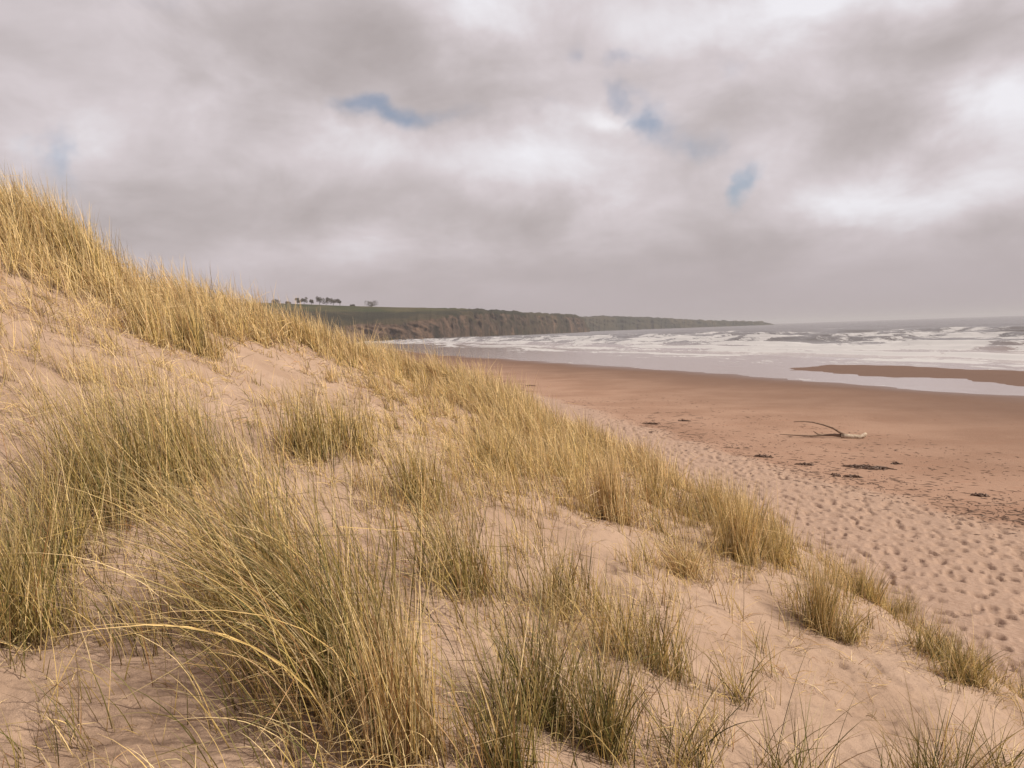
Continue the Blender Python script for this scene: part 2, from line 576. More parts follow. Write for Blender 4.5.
# ------------------------------------------------------------------ sea
mat_sea, g = new_mat("sea_water")
pos = g.n('ShaderNodeNewGeometry').outputs['Position']
foam_a, deep_a = g.attr('foam'), g.attr('deep')
mp = g.n('ShaderNodeMapping'); mp.inputs['Rotation'].default_value = (0, 0, math.radians(-20)); mp.inputs['Scale'].default_value = (1.0, 0.28, 1)
g.put(mp.inputs[0], pos)
fn = g.noise(mp.outputs[0], 0.55, 8, 0.68, 0.6)
fn2 = g.noise(mp.outputs[0], 3.0, 5, 0.7, 0.6)
fn0 = g.noise(mp.outputs[0], 0.085, 5, 0.65, 0.5)
fm = g.math('ADD', g.math('ADD', foam_a, g.math('MULTIPLY', g.math('SUBTRACT', fn0, 0.50), 1.4)), g.math('ADD', g.math('MULTIPLY', g.math('SUBTRACT', fn, 0.5), 2.4), g.math('MULTIPLY', g.math('SUBTRACT', fn2, 0.5), 0.9)))
foam = g.math('MULTIPLY', g.smooth(fm, 0.34, 0.66), g.smooth(foam_a, 0.0, 0.12))
col = g.mix(deep_a, (0.27, 0.20, 0.175), (0.085, 0.07, 0.062))
wv = g.math('ADD', g.noise(mp.outputs[0], 0.8, 6, 0.62), g.math('MULTIPLY', g.noise(pos, 5.0, 4, 0.6), 0.18))
nn = g.n('ShaderNodeBump'); nn.inputs['Distance'].default_value = 0.35
g.put(nn.inputs['Strength'], g.math('ADD', 0.06, g.math('MULTIPLY', deep_a, 0.8))); g.put(nn.inputs['Height'], wv)
pw = principled(g, col, g.math('ADD', 0.10, g.math('MULTIPLY', deep_a, 0.16)), 0.5, nn.outputs[0])
pf = principled(g, (0.42, 0.40, 0.40), 0.8, 0.2)
ms = g.n('ShaderNodeMixShader'); g.put(ms.inputs[0], foam)
g.nt.links.new(pw.outputs[0], ms.inputs[1]); g.nt.links.new(pf.outputs[0], ms.inputs[2])
finish(g, ms.outputs[0])

ang = np.radians(np.concatenate([np.arange(-36, -14, 0.4), np.arange(-14, 50.001, 0.07), np.arange(51, 110, 1.5)]))
rad = np.concatenate([24 * np.exp(np.arange(0, math.log(40 / 24), 0.03)), 40 * np.exp(np.arange(0.0, math.log(1500 / 40), 0.0040)), 1500 * np.exp(np.arange(0.02, math.log(13500 / 1500), 0.05))])
RR, AA = np.meshgrid(rad, ang, indexing='ij')
sx = (RR * np.sin(AA)).ravel(); sy = (RR * np.cos(AA)).ravel()
nd = -sdist(sx, sy, LAND_POLY)                      # metres out from the waterline
P0 = np.array(shore[1]); T = np.array(shore[6]) - P0; T /= np.linalg.norm(T)
tt = (sx - P0[0]) * T[0] + (sy - P0[1]) * T[1]
nw = nd + 7 * fbm(tt / 60, nd / 90, 3) + 1.5 * fbm(tt / 11, nd / 30, 2)
z = np.zeros_like(sx); foam = np.zeros_like(sx)
for k, (n0, A, w, cover) in enumerate([(30, .10, 1.2, .65), (41, .4, 2.0, .62), (55, .75, 2.4, .55), (74, 1.0, 2.8, .56), (98, 1.2, 3.2, .5),
                                       (124, 1.35, 3.6, .46), (156, 1.45, 4.2, .4), (196, 1.5, 5.0, .3), (245, 1.0, 6.5, .16), (320, .85, 8, .1), (400, .7, 9, .03)]):
    d = nw - n0 - 10 * fbm(tt / 150 + 3.1 * k, tt * 0 + k * 7.7, 3)
    m1 = sstep(fbm(tt / 55 + 11 * k, tt * 0 + 5.5 * k, 3), -0.35, 0.25)
    prof = np.where(d < 0, np.exp(-(d / w) ** 2), np.exp(-(d / (w * 2.2)) ** 2))
    z += A * (0.35 + 0.65 * m1) * prof
    br = sstep(fbm(tt / 38 + 23 * k, nd * 0 + 3.3 * k + 50, 3) + (cover - 0.5) * 1.3, -0.12, 0.12)
    tail = np.where(d > -w * 1.1, np.exp(-np.maximum(d, 0) / (w * 2.0)), np.exp(-((d + w * 1.1) / (w * .8)) ** 2))
    foam = np.maximum(foam, br * tail * (0.75 + 0.25 * cover))
surf = sstep(nw, 28, 42) * (1 - sstep(nw, 150, 260))
foam = np.maximum(foam, surf * (0.27 + 0.60 * fbm(tt / 26, nd / 9, 3)))
swash = sstep(nw, 8, 30) * (1 - sstep(nw, 28, 46))
foam = np.maximum(foam, swash * (0.30 + 0.40 * fbm(tt / 22, nd / 4, 3)))
foam = np.maximum(foam, 0.5 * np.exp(-((nd - 0.6) / 0.5) ** 2) * sstep(fbm(tt / 9, tt * 0, 2), -.1, .3))
foam *= sstep(nd, -0.5, 1)
chop = sstep(nw, 30, 70)
rr = np.hypot(sx, sy)
z += chop * (0.22 * fbm(sx / 9, sy / 9, 3) + 0.25 * fbm(sx / 30, sy / 30, 2)) * (1 - sstep(rr, 900, 1500))
z += 0.012 * fbm(sx / 2.5, sy / 2.5, 2) * (1 - chop)
z *= 1 - sstep(rr, 2200, 3200)
deep = sstep(nw, 30, 90)
me = mesh_from("sea_surface", np.stack([sx, sy, WATER + z], 1), grid_quads(len(rad), len(ang))[:, ::-1], mat_sea, True, {'foam': np.clip(foam, 0, 1), 'deep': deep})
link("sea", me, kind='structure')

# ------------------------------------------------------------------ headlands
mat_head, g = new_mat("headland")
geo = g.n('ShaderNodeNewGeometry'); pos = geo.outputs['Position']
sp = g.n('ShaderNodeSeparateXYZ'); g.put(sp.inputs[0], geo.outputs['Normal'])
rock_a = g.attr('rock')
nb = g.noise(pos, 0.012, 5, 0.6); nf = g.noise(pos, 0.07, 5, 0.65)
grass_c = g.mix(g.smooth(nb, 0.4, 0.6), (0.024, 0.025, 0.012), (0.062, 0.050, 0.026))
vm = g.n('ShaderNodeMapping'); vm.inputs['Scale'].default_value = (1, 1, 0.35); g.put(vm.inputs[0], pos)
rk = g.noise(vm.outputs[0], 0.045, 7, 0.75)
rock_c = g.mix(g.smooth(rk, 0.35, 0.65), (0.016, 0.012, 0.010), (0.19, 0.118, 0.08))
rm = g.smooth(g.math('ADD', rock_a, g.math('MULTIPLY', g.math('SUBTRACT', nf, 0.5), 1.4)), 0.35, 0.7)
c = g.mix(rm, grass_c, rock_c)
scrub = g.smooth(g.noise(pos, 0.035, 5, 0.7), 0.52, 0.62)
c = g.mix(g.math('MULTIPLY', scrub, 0.75), c, (0.018, 0.017, 0.011))
c = g.mix(g.attr('field'), c, g.mix(g.smooth(nb, 0.4, 0.65), (0.046, 0.060, 0.018), (0.115, 0.095, 0.040)))
finish(g, principled(g, c, 0.95, 0.1, bump(g, g.noise(pos, 0.12, 7, 0.75), 1.0, 9.0)).outputs[0])


def horizon_y(px): return 332 - (px - 512) * 0.0328


def headland(name, rows, label_noise, px0, px1, npx, end_fade=None, scrubby=0.0):
    rows = np.array(rows, float)
    px = np.linspace(px0, px1, npx)
    base = np.interp(px, rows[:, 0], rows[:, 1])
    yc = np.interp(px, rows[:, 0], rows[:, 2]); yt = np.interp(px, rows[:, 0], rows[:, 3]); wd = np.interp(px, rows[:, 0], rows[:, 4])
    dirs = np.array([ray(p, horizon_y(p)) for p in px]); dirs = dirs[:, :2] / dirs[:, 1:2]
    L = np.hypot(dirs[:, 0], 1)
    hy = horizon_y(px)
    arc = np.cumsum(np.r_[0, np.hypot(np.diff(dirs[:, 0] * base), np.diff(base))])
    jag = 26 * fbm(arc / 70 + label_noise, arc * 0, 4, 0.6)
    base = base + jag; scr = 1
    cw = 30 + 12 * fbm(arc / 45 + 3 + label_noise, arc * 0, 3)
    zc_ = CAM[2] + (hy - yc) / F_PX * (base + cw) * 1.0
    zt_ = CAM[2] + (hy - yt) / F_PX * (base + cw + wd)
    zc_ = zc_ + 2.2 * fbm(arc / 26 + 8, arc * 0, 4, .6)
    zt_ = zt_ + (2.6 if label_noise == 0 else 4.5) * sstep(px, 400, 480) * fbm(arc / 40 + 18, arc * 0, 4, .6)
    vs, rk, fl = [], [], []
    ts = np.concatenate([np.linspace(0, 1, 14), 1 + np.linspace(0.06, 1, 26), 2 + np.array([0.15, 0.5, 1.0])])
    for t in ts:
        if t <= 1:
            dep = base + cw * t; zz = WATER - 2 + (zc_ - WATER + 2) * (t ** 0.62)
            dep = dep + 13 * fbm(arc / 24 + t * 2, zz / 9, 4, .6) * math.sin(math.pi * min(t, 1))
            rr_ = np.interp(px, [380, 470, 560, 580, 600], [1.0, .62, .5, .75, .3]) * (1.0 if t < 0.92 else 0.6); ff = np.zeros(npx)
        elif t <= 2:
            q = t - 1
            dep = base + cw + wd * q; zz = zc_ + (zt_ - zc_) * (q ** 0.75) + 1.5 * fbm(arc / 40, dep / 60, 3) * (1 - q)
            rr_ = np.full(npx, 0.0); ff = sstep(np.full(npx, q), 0.5, 0.56) * (wd > 90)
        else:
            q = t - 2
            dep = base + cw + wd + 350 * q; zz = zt_ - 14 * q
            rr_ = np.zeros(npx); ff = np.ones(npx) * (wd > 90)
        vs.append(np.stack([dirs[:, 0] * dep, dep, zz], 1)); rk.append(rr_); fl.append(ff * 0.8)
    V = np.concatenate(vs)
    if label_noise: rk = [r_ * 0 for r_ in rk]; fl = [f_ * 0 for f_ in fl]
    me = mesh_from(name, V, grid_quads(len(ts), npx)[:, ::-1], mat_head, True, {'rock': np.concatenate(rk), 'field': np.concatenate(fl)})
    link(name, me, kind='structure')
    return px, dirs, base + cw + wd, zt_


HEAD = [(-300, 700, 328, 292, 260), (270, 760, 326.5, 303, 230), (340, 780, 326, 305.8, 220), (400, 830, 323, 307.5, 200), (440, 900, 317, 308, 140), (470, 1000, 312.5, 308.6, 90),
        (500, 1120, 312, 310, 70), (530, 1250, 314, 312.5, 60), (560, 1430, 315.2, 313.6, 60), (576, 1540, 316, 314.6, 50), (584, 1590, 319, 318, 40), (588, 1640, 328, 327.5, 40)]
h_px, h_dir, h_dep, h_z = headland("headland", HEAD, 0, -300, 590, 1100)
FARH = [(520, 2100, 318, 317, 120), (585, 2200, 318, 316.6, 120), (600, 2250, 317.5, 315.8, 120), (625, 2350, 317.6, 316.4, 120), (655, 2480, 318.5, 317.4, 100), (685, 2600, 320, 319.2, 90), (715, 2750, 321.3, 320.4, 90),
        (745, 2880, 321.6, 321.0, 80), (762, 2950, 321.8, 321.2, 60), (772, 3000, 324, 323.8, 50), (778, 3020, 326, 326, 40)]
headland("far_headland", FARH, 40, 520, 778, 400)

# ------------------------------------------------------------------ air
top = 56.0
bpy.ops.mesh.primitive_cube_add(size=1)
hz = bpy.context.object
hz.name = "haze"; hz.data.name = "haze"
hz.scale = (30000, 30000, top + 3.6); hz.location = (0, 0, (top - 3.6) / 2)
hz['kind'] = 'stuff'
mat_hz = bpy.data.materials.new("haze_air"); mat_hz.use_nodes = True
g = NG(mat_hz.node_tree)
pv = g.n('ShaderNodeVolumePrincipled')
pv.inputs['Color'].default_value = (0.66, 0.65, 0.68, 1)
pv.inputs['Density'].default_value = 0.00016
o_ = g.n('ShaderNodeOutputMaterial'); g.nt.links.new(pv.outputs[0], o_.inputs['Volume'])
hz.data.materials.append(mat_hz)

# ------------------------------------------------------------------ trees on the headland
mat_leaf, g = new_mat("tree_leaves")
finish(g, principled(g, g.mix(g.attr('tint'), (0.03, 0.03, 0.016), (0.075, 0.06, 0.03)), 0.9, 0.1).outputs[0])
mat_bark, g = new_mat("tree_bark")
finish(g, principled(g, g.mix(g.noise(None, 3.0, 4), (0.05, 0.038, 0.028), (0.09, 0.07, 0.05)), 0.95, 0.1).outputs[0])


def tube(path, radii, n=7):
    path = np.array(path, float); m_ = len(path)
    V = []
    for i in range(m_):
        t = path[min(i + 1, m_ - 1)] - path[max(i - 1, 0)]; t /= np.linalg.norm(t) + 1e-9
        a = np.cross(t, (0.1, 0.2, 1.0)); 
        if np.linalg.norm(a) < 0.1: a = np.cross(t, (1.0, 0, 0))
        a /= np.linalg.norm(a); b = np.cross(t, a)
        for k in range(n):
            th = 2 * math.pi * k / n
            V.append(path[i] + radii[i] * (math.cos(th) * a + math.sin(th) * b))
    Qs = grid_quads(m_, n, wrap=True)
    V = np.array(V)
    base = len(V)
    V = np.vstack([V, path[0], path[-1]])
    caps = [[base, (k + 1) % n, k, k] for k in range(n)] + [[base + 1, (m_ - 1) * n + k, (m_ - 1) * n + (k + 1) % n, (m_ - 1) * n + (k + 1) % n] for k in range(n)]
    return V, Qs, caps


def tubes_mesh(name, tubes, mat, n=7, smooth=True):
    """several joined limbs -> one mesh"""
    vs, fs, off = [], [], 0
    for path, radii in tubes:
        V, Qs, caps = tube(path, radii, n)
        vs += [tuple(v) for v in V]
        fs += [tuple(int(i) + off for i in q) for q in Qs]
        fs += [tuple(int(i) + off for i in c[:3]) for c in caps]
        off += len(V)
    me = bpy.data.meshes.new(name); me.from_pydata(vs, [], fs); me.update()
    me.polygons.foreach_set('use_smooth', np.full(len(me.polygons), smooth))
    me.materials.append(mat)
    return me


def leaf_cloud(name, lobes, n, size, mat, rng):
    c = []; 
    w = np.array([l[3] * l[4] * l[5] for l in lobes]); w = w / w.sum()
    idx = rng.choice(len(lobes), n, p=w)
    lb = np.array(lobes)[idx]
    d = rng.normal(size=(n, 3)); d /= np.linalg.norm(d, axis=1)[:, None]
    r = rng.uniform(0.35, 1.0, n)[:, None] ** 0.6
    P = lb[:, :3] + d * r * lb[:, 3:6]
    a = rng.normal(size=(n, 3)); a /= np.linalg.norm(a, axis=1)[:, None]
    b = np.cross(a, rng.normal(size=(n, 3))); b /= np.linalg.norm(b, axis=1)[:, None]
    s_ = size * rng.uniform(0.6, 1.3, (n, 1))
    V = np.stack([P - a * s_, P + b * s_ * .7, P + a * s_, P - b * s_ * .7], 1).reshape(-1, 3)
    Q = np.arange(4 * n).reshape(-1, 4)
    return mesh_from(name, V, Q, mat, False, {'tint': np.repeat(rng.random(n), 4)})


def head_tree(px, hgt, wid, kind, label, group='trees on the headland skyline', inset=10, name='tree'):
    rng = np.random.default_rng(int(px * 7)); hgt *= 1.4
    i = int(np.argmin(np.abs(h_px - px)))
    dep = h_dep[i] + inset
    x, y, zz = h_dir[i, 0] * dep, dep, h_z[i] - 0.4
    o = link(name, None, loc=(x, y, zz), label=label, category='tree' if name == 'tree' else 'bush', group=group)
    if kind == 'bush':
        lobes = [(rng.uniform(-.5, .5) * wid, rng.uniform(-.3, .3) * wid, hgt * rng.uniform(.3, .55), wid * .3, wid * .3, hgt * .4) for _ in range(6)]
        trunk = [([(0, 0, 0), (0.1, 0, hgt * .5)], [.3, .15])]
        for l in lobes: trunk.append(([(0, 0, hgt * .1), (l[0] * .5, l[1] * .5, hgt * .25), (l[0], l[1], l[2])], [.2, .12, .05]))
    else:
        th = hgt * 0.5
        lobes = []
        trunk = [([(0, 0, -0.5), (0.2, 0, th * .5), (0.5, 0, th), (0.4, .1, hgt * .85)], [.38, .3, .22, .08])]
        for _ in range(7):
            a = rng.uniform(0, 6.28); rr_ = wid * .5 * rng.uniform(.3, .8)
            l = (math.cos(a) * rr_, math.sin(a) * rr_, hgt * rng.uniform(.38, .86), wid * .24, wid * .24, hgt * .19)
            lobes.append(l)
            trunk.append(([(0.3, 0, th * .8), (l[0] * .6, l[1] * .6, l[2] - .8), (l[0], l[1], l[2])], [.18, .12, .05]))
    link('trunk', tubes_mesh('trunk', trunk, mat_bark, 6), parent=o)
    link('crown', leaf_cloud('crown', lobes, 900, 0.42, mat_leaf, rng), parent=o)
    return o


head_tree(277, 5.5, 13, 'bush', 'dark low bush at the far left of the headland skyline, just above the grass', name='bush')
head_tree(290, 3.2, 7, 'bush', 'very low scrubby bush between the leftmost dark bush and the skyline row of trees', name='bush')
head_tree(299, 6.5, 7, 'tree', 'small thin tree at the left end of the row on the headland skyline')
head_tree(306, 7.5, 9, 'tree', 'small open-crowned tree, second from the left in the skyline row')
head_tree(313, 6.0, 6, 'tree', 'short thin tree just left of the tallest tree of the skyline row')
head_tree(321, 9.8, 9, 'tree', 'tallest thin-trunked tree of the skyline row with a flat open crown')
head_tree(328, 8.8, 10, 'tree', 'tree touching the right side of the tallest tree of the skyline row')
head_tree(335, 8.0, 11, 'tree', 'broad dark tree near the right end of the skyline row')
head_tree(341, 7.4, 10, 'tree', 'dense dark tree closing the right end of the skyline row')
head_tree(354, 2.6, 6, 'bush', 'tiny bush between the skyline row and the lone tree', name='bush')
head_tree(373, 7.8, 13, 'bush', 'lone dark rounded tree standing apart on the headland skyline, right of the row', name='tree')

# ------------------------------------------------------------------ driftwood
mat_wood, g = new_mat("driftwood")
pos = g.n('ShaderNodeTexCoord').outputs['Object']
wn = g.noise(pos, 9.0, 6, 0.7)
finish(g, principled(g, g.ramp(wn, [(0.3, (0.16, 0.10, 0.07)), (0.5, (0.40, 0.31, 0.23)), (0.7, (0.6, 0.5, 0.4))]), 0.85, 0.2, bump(g, wn, 0.8, 0.02)).outputs[0])
mat_woodd, g = new_mat("dark_driftwood")
finish(g, principled(g, g.ramp(g.noise(None, 12.0, 5, 0.7), [(0.3, (0.09, 0.055, 0.04)), (0.7, (0.26, 0.18, 0.13))]), 0.9, 0.2).outputs[0])


def on_ground(px, py):
    d = ray(px, py)
    t = 1.5; prev = t
    while t < 3000:
        p_ = CAM + d * t
        if p_[2] < ground(np.array([p_[0]]), np.array([p_[1]]))[0]:
            lo, hi = prev, t
            for _ in range(18):
                mid = (lo + hi) / 2; p_ = CAM + d * mid
                if p_[2] < ground(np.array([p_[0]]), np.array([p_[1]]))[0]: hi = mid
                else: lo = mid
            return CAM + d * hi
        prev = t; t *= 1.02
    return CAM + d * t


dw = on_ground(843, 438)
dk = (dw - CAM) @ C_F / F_PX        # metres per pixel at the log
root = link('driftwood', None, loc=dw, label='bleached forked driftwood branch lying on the open beach', category='driftwood')


def wp(px, py, dz=0.0, dy=0.0):
    """a point given as offset in pixels from the log's foot: x across, height from py"""
    return ((px - 843) * dk, dy, max((438 - py) * dk, 0.02) + dz)


link('trunk', tubes_mesh('trunk', [([wp(841, 436, 0, 0.0), wp(847, 437, .02, -.08), wp(853, 438, .02, -.15), wp(858, 437.5, .02, -.2), wp(862, 436, .03, -.2), wp(864, 434.5, .05, -.2)],
     [.09, .11, .11, .10, .085, .06])], mat_wood, 9), parent=root)
link('branch', tubes_mesh('branch', [([wp(848, 437, 0, 0), wp(841, 433), wp(834, 428.5, .02, .1), wp(826, 425, 0, .25), wp(817, 422.5, 0, .4), wp(808, 421.5, 0, .5), wp(799, 422, 0, .6)],
     [.07, .052, .04, .032, .026, .02, .012])], mat_woodd, 7), parent=root)
link('branch', tubes_mesh('branch', [([wp(845, 437, .04), wp(836, 437, .08, .1), wp(826, 437, .07, .2), wp(814, 437, .05, .25), wp(802, 436, .04, .3), wp(792, 435, .03, .35), wp(783, 434, .02, .4)],
     [.07, .058, .045, .038, .03, .022, .01]), ([wp(826, 437, .06, .2), wp(820, 434, .0, .25), wp(816, 431, 0, .3)], [.045, .03, .012])], mat_woodd, 7), parent=root)

# ------------------------------------------------------------------ seaweed along the strandline
mat_weed, g = new_mat("seaweed")
finish(g, principled(g, g.ramp(g.noise(None, 20.0, 4), [(0.3, (0.06, 0.035, 0.024)), (0.7, (0.16, 0.09, 0.06))]), 0.6, 0.3).outputs[0])


def weed_mesh(L, Wd, seed, n=26):
    rng = np.random.default_rng(seed)
    vs, fs = [], []
    for _ in range(n):
        L_ = L * .6; x, y = np.clip(rng.normal(0, L_ * .28), -L_ * .45, L_ * .45), np.clip(rng.normal(0, Wd * .2), -Wd * .3, Wd * .3)
        a = rng.normal(0, .5); l = L * rng.uniform(.25, .5); w = 0.010 + 0.014 * rng.random()
        pts = []
        zz = rng.uniform(0.01, 0.06)
        for k in range(6):
            q = k / 5
            pts.append((x + math.cos(a) * l * (q - .5), y + math.sin(a) * l * (q - .5), 0.004 + zz * math.sin(math.pi * q) * (1 + .4 * rng.normal())))
            a += rng.normal(0, .3)
        V, Qs, caps = tube(pts, [w * .4] + [w] * 4 + [w * .4], 5)
        off = len(vs); vs += [tuple(v) for v in V]
        fs += [tuple(int(i) + off for i in q) for q in Qs] + [tuple(int(i) + off for i in c[:3]) for c in caps]
    me = bpy.data.meshes.new('seaweed_clump'); me.from_pydata(vs, [], fs); me.update(); me.materials.append(mat_weed)
    return me


WEED = [(868, 468, 1.7, .5, 60, 'broad dark heap of seaweed on the damp sand below the driftwood'),
        (763, 457, .9, .18, 22, 'long dark streak of seaweed where footprints meet the smooth sand, nearest the dune grass'),
        (804, 465, .7, .16, 18, 'dark strip of seaweed left of and below the forked driftwood'),
        (836, 476, .35, .3, 20, 'small round dark seaweed knot on the edge of the footprints'),
        (852, 477, .6, .16, 16, 'short flat seaweed strip just right of the round dark knot'),
        (897, 464, .5, .16, 14, 'thin dark seaweed scrap right of the broad heap'),
        (650, 424, 1.1, .3, 24, 'dark seaweed patch at the left end of the strandline by the ridge grass'),
        (684, 421, .9, .2, 18, 'narrow seaweed patch on the smooth sand behind the left end of the strandline'),
        (980, 496, .5, .2, 16, 'dark seaweed lump at the right end of the strandline'),
        (532, 386, 1.6, .3, 16, 'lone dark seaweed line on the smooth upper beach beyond the grass ridge')]
for i, (px, py, L, Wd, n, lab) in enumerate(WEED):
    p_ = on_ground(px, py)
    o = link('seaweed_clump', weed_mesh(L, Wd, i, n), loc=p_, label=lab, category='seaweed', group='seaweed clumps on the strandline')
    o.rotation_euler = (0, 0, -0.5)
# loose scraps nobody would count
rng = np.random.default_rng(77)
vs = []
sp_ = np.array(strand)
for _ in range(2600):
    k = rng.integers(0, len(sp_) - 1); q = rng.random()
    b_ = sp_[k] * (1 - q) + sp_[k + 1] * q
    off = rng.normal(0.6, 1.0) if rng.random() < .5 else rng.uniform(0, 10)
    x, y = b_[0] + off * .75 + rng.normal(0, .4), b_[1] + off * .6
    vs.append((x, y, 0.02 + .16 * rng.random() ** 2.5, rng.uniform(.008, .03), rng.normal(-.6, .5)))
for _ in range(120):
    q = on_ground(rng.uniform(645, 705), rng.uniform(412, 436)) if _ < 40 else None
    if q is not None: vs.append((q[0], q[1], rng.uniform(.1, .35), .04, rng.normal(0, .3)))
a_ = np.array(vs); zz = ground(a_[:, 0], a_[:, 1]) + 0.006
ca, sa = np.cos(a_[:, 4]), np.sin(a_[:, 4])
P = []
for sx_, sy_, dz in ((-1, .3, 0), (0.35, -1, 0), (1, -.2, 0), (-.2, 1, 0), (0, 0, .012)):
    P.append(np.stack([a_[:, 0] + sx_ * a_[:, 2] * ca - sy_ * a_[:, 3] * sa, a_[:, 1] + sx_ * a_[:, 2] * sa + sy_ * a_[:, 3] * ca, zz + dz], 1))
V = np.stack(P, 1).reshape(-1, 3); b_ = np.arange(len(a_))[:, None] * 5
Q = np.concatenate([b_ + np.array([[i, (i + 1) % 4, 4]]) for i in range(4)])
link('strandline_litter', mesh_from('strandline_litter', V, Q, mat_weed, False), kind='stuff', label='scattered dark scraps of seaweed and wood along the strandline')

# ------------------------------------------------------------------ marram grass
mat_grass, g = new_mat("marram_grass")
tint, tt_, br_ = g.attr('tint'), g.attr('along'), g.attr('bright')
gc = g.ramp(tint, [(0.0, (0.11, 0.105, 0.03)), (0.18, (0.25, 0.20, 0.062)), (0.38, (0.50, 0.36, 0.13)), (0.62, (0.70, 0.50, 0.20)), (0.84, (0.82, 0.64, 0.36)), (1.0, (0.38, 0.18, 0.07))])
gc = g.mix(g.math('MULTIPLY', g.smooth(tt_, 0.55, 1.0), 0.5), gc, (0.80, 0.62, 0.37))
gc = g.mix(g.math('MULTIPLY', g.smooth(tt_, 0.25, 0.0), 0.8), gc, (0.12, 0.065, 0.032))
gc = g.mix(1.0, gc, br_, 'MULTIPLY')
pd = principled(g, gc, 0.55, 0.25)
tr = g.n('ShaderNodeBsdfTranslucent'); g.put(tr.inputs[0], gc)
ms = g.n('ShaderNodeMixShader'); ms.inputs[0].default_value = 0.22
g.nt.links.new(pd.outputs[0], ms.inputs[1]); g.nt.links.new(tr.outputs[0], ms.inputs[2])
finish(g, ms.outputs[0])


def blades(base, length, width, lean, spread, curve, tint, rng, seg=6, up=None):
    """base (n,3); lean (n,2) horizontal push of the wind; returns verts, quads, attributes. each blade is a folded V ribbon."""
    n = len(base)
    ph = rng.uniform(0, 2 * math.pi, n)
    ou = np.stack([np.cos(ph), np.sin(ph)], 1) * (spread * rng.uniform(0.2, 1.0, n) ** 0.8)[:, None]
    h0 = ou + lean * 0.35
    hb = lean + ou * 0.9
    bend = curve * rng.uniform(0.4, 1.6, n)
    p_ = base.copy().astype(float)
    wdir = np.stack([-np.sin(ph * 3.1), np.cos(ph * 3.1), np.zeros(n)], 1)
    rings = []
    brk = rng.random(n) < .14; bk = rng.integers(int(seg * .45), seg, n); bd = rng.normal(0, 1.0, (n, 2))
    step = length / seg
    kink = rng.normal(0, 0.06, (n, 2))
    for k in range(seg + 1):
        t = k / seg
        hor = h0 + hb * (bend * t ** 1.3)[:, None] + kink * t
        vz = np.maximum(1.0 - 0.55 * bend * t ** 1.6 * np.linalg.norm(hb, axis=1) * 1.2, -0.25)
        bb = brk & (k >= bk)
        hor = np.where(bb[:, None], hor + bd, hor); vz = np.where(bb, -0.25, vz)
        d = np.concatenate([hor, vz[:, None]], 1); d /= np.linalg.norm(d, axis=1)[:, None]
        sd_ = np.cross(d, wdir); sd_ /= np.linalg.norm(sd_, axis=1)[:, None] + 1e-9
        nr_ = np.cross(sd_, d)
        w = (width * (1 - t ** 2.2 * 0.88) * 0.5)[:, None]
        rings.append(np.stack([p_ - sd_ * w, p_ + nr_ * w * 0.7, p_ + sd_ * w], 1))
        p_ = p_ + d * step[:, None]
    V = np.stack(rings, 1)                     # n, seg+1, 3, 3
    idx = (np.arange(n) * (seg + 1) * 3)[:, None, None] + (np.arange(seg) * 3)[None, :, None]
    q = []
    for c in (0, 1):
        a = idx + c
        q.append(np.concatenate([a, a + 1, a + 4, a + 3], 2))
    Q = np.concatenate(q, 1).reshape(-1, 4)
    al = np.broadcast_to(np.linspace(0, 1, seg + 1)[None, :, None], (n, seg + 1, 3)).ravel()
    ti = np.repeat(tint, (seg + 1) * 3)
    br = np.repeat(rng.choice([.42, .75, 1.0, 1.2], n, p=[.2, .25, .35, .2]) * rng.uniform(.85, 1.1, n), (seg + 1) * 3)
    return V.reshape(-1, 3), Q, {'along': al, 'tint': ti, 'bright': br}


def wind(px_like_x):
    """lean grows towards the camera's left side of the dune"""
    return np.interp(px_like_x, [-8, -3, -0.5, 1.0, 2.5, 4], [0.50, 0.55, 0.42, 0.22, 0.08, 0.02])


HAND = []                                      # world spots of the placed tussocks


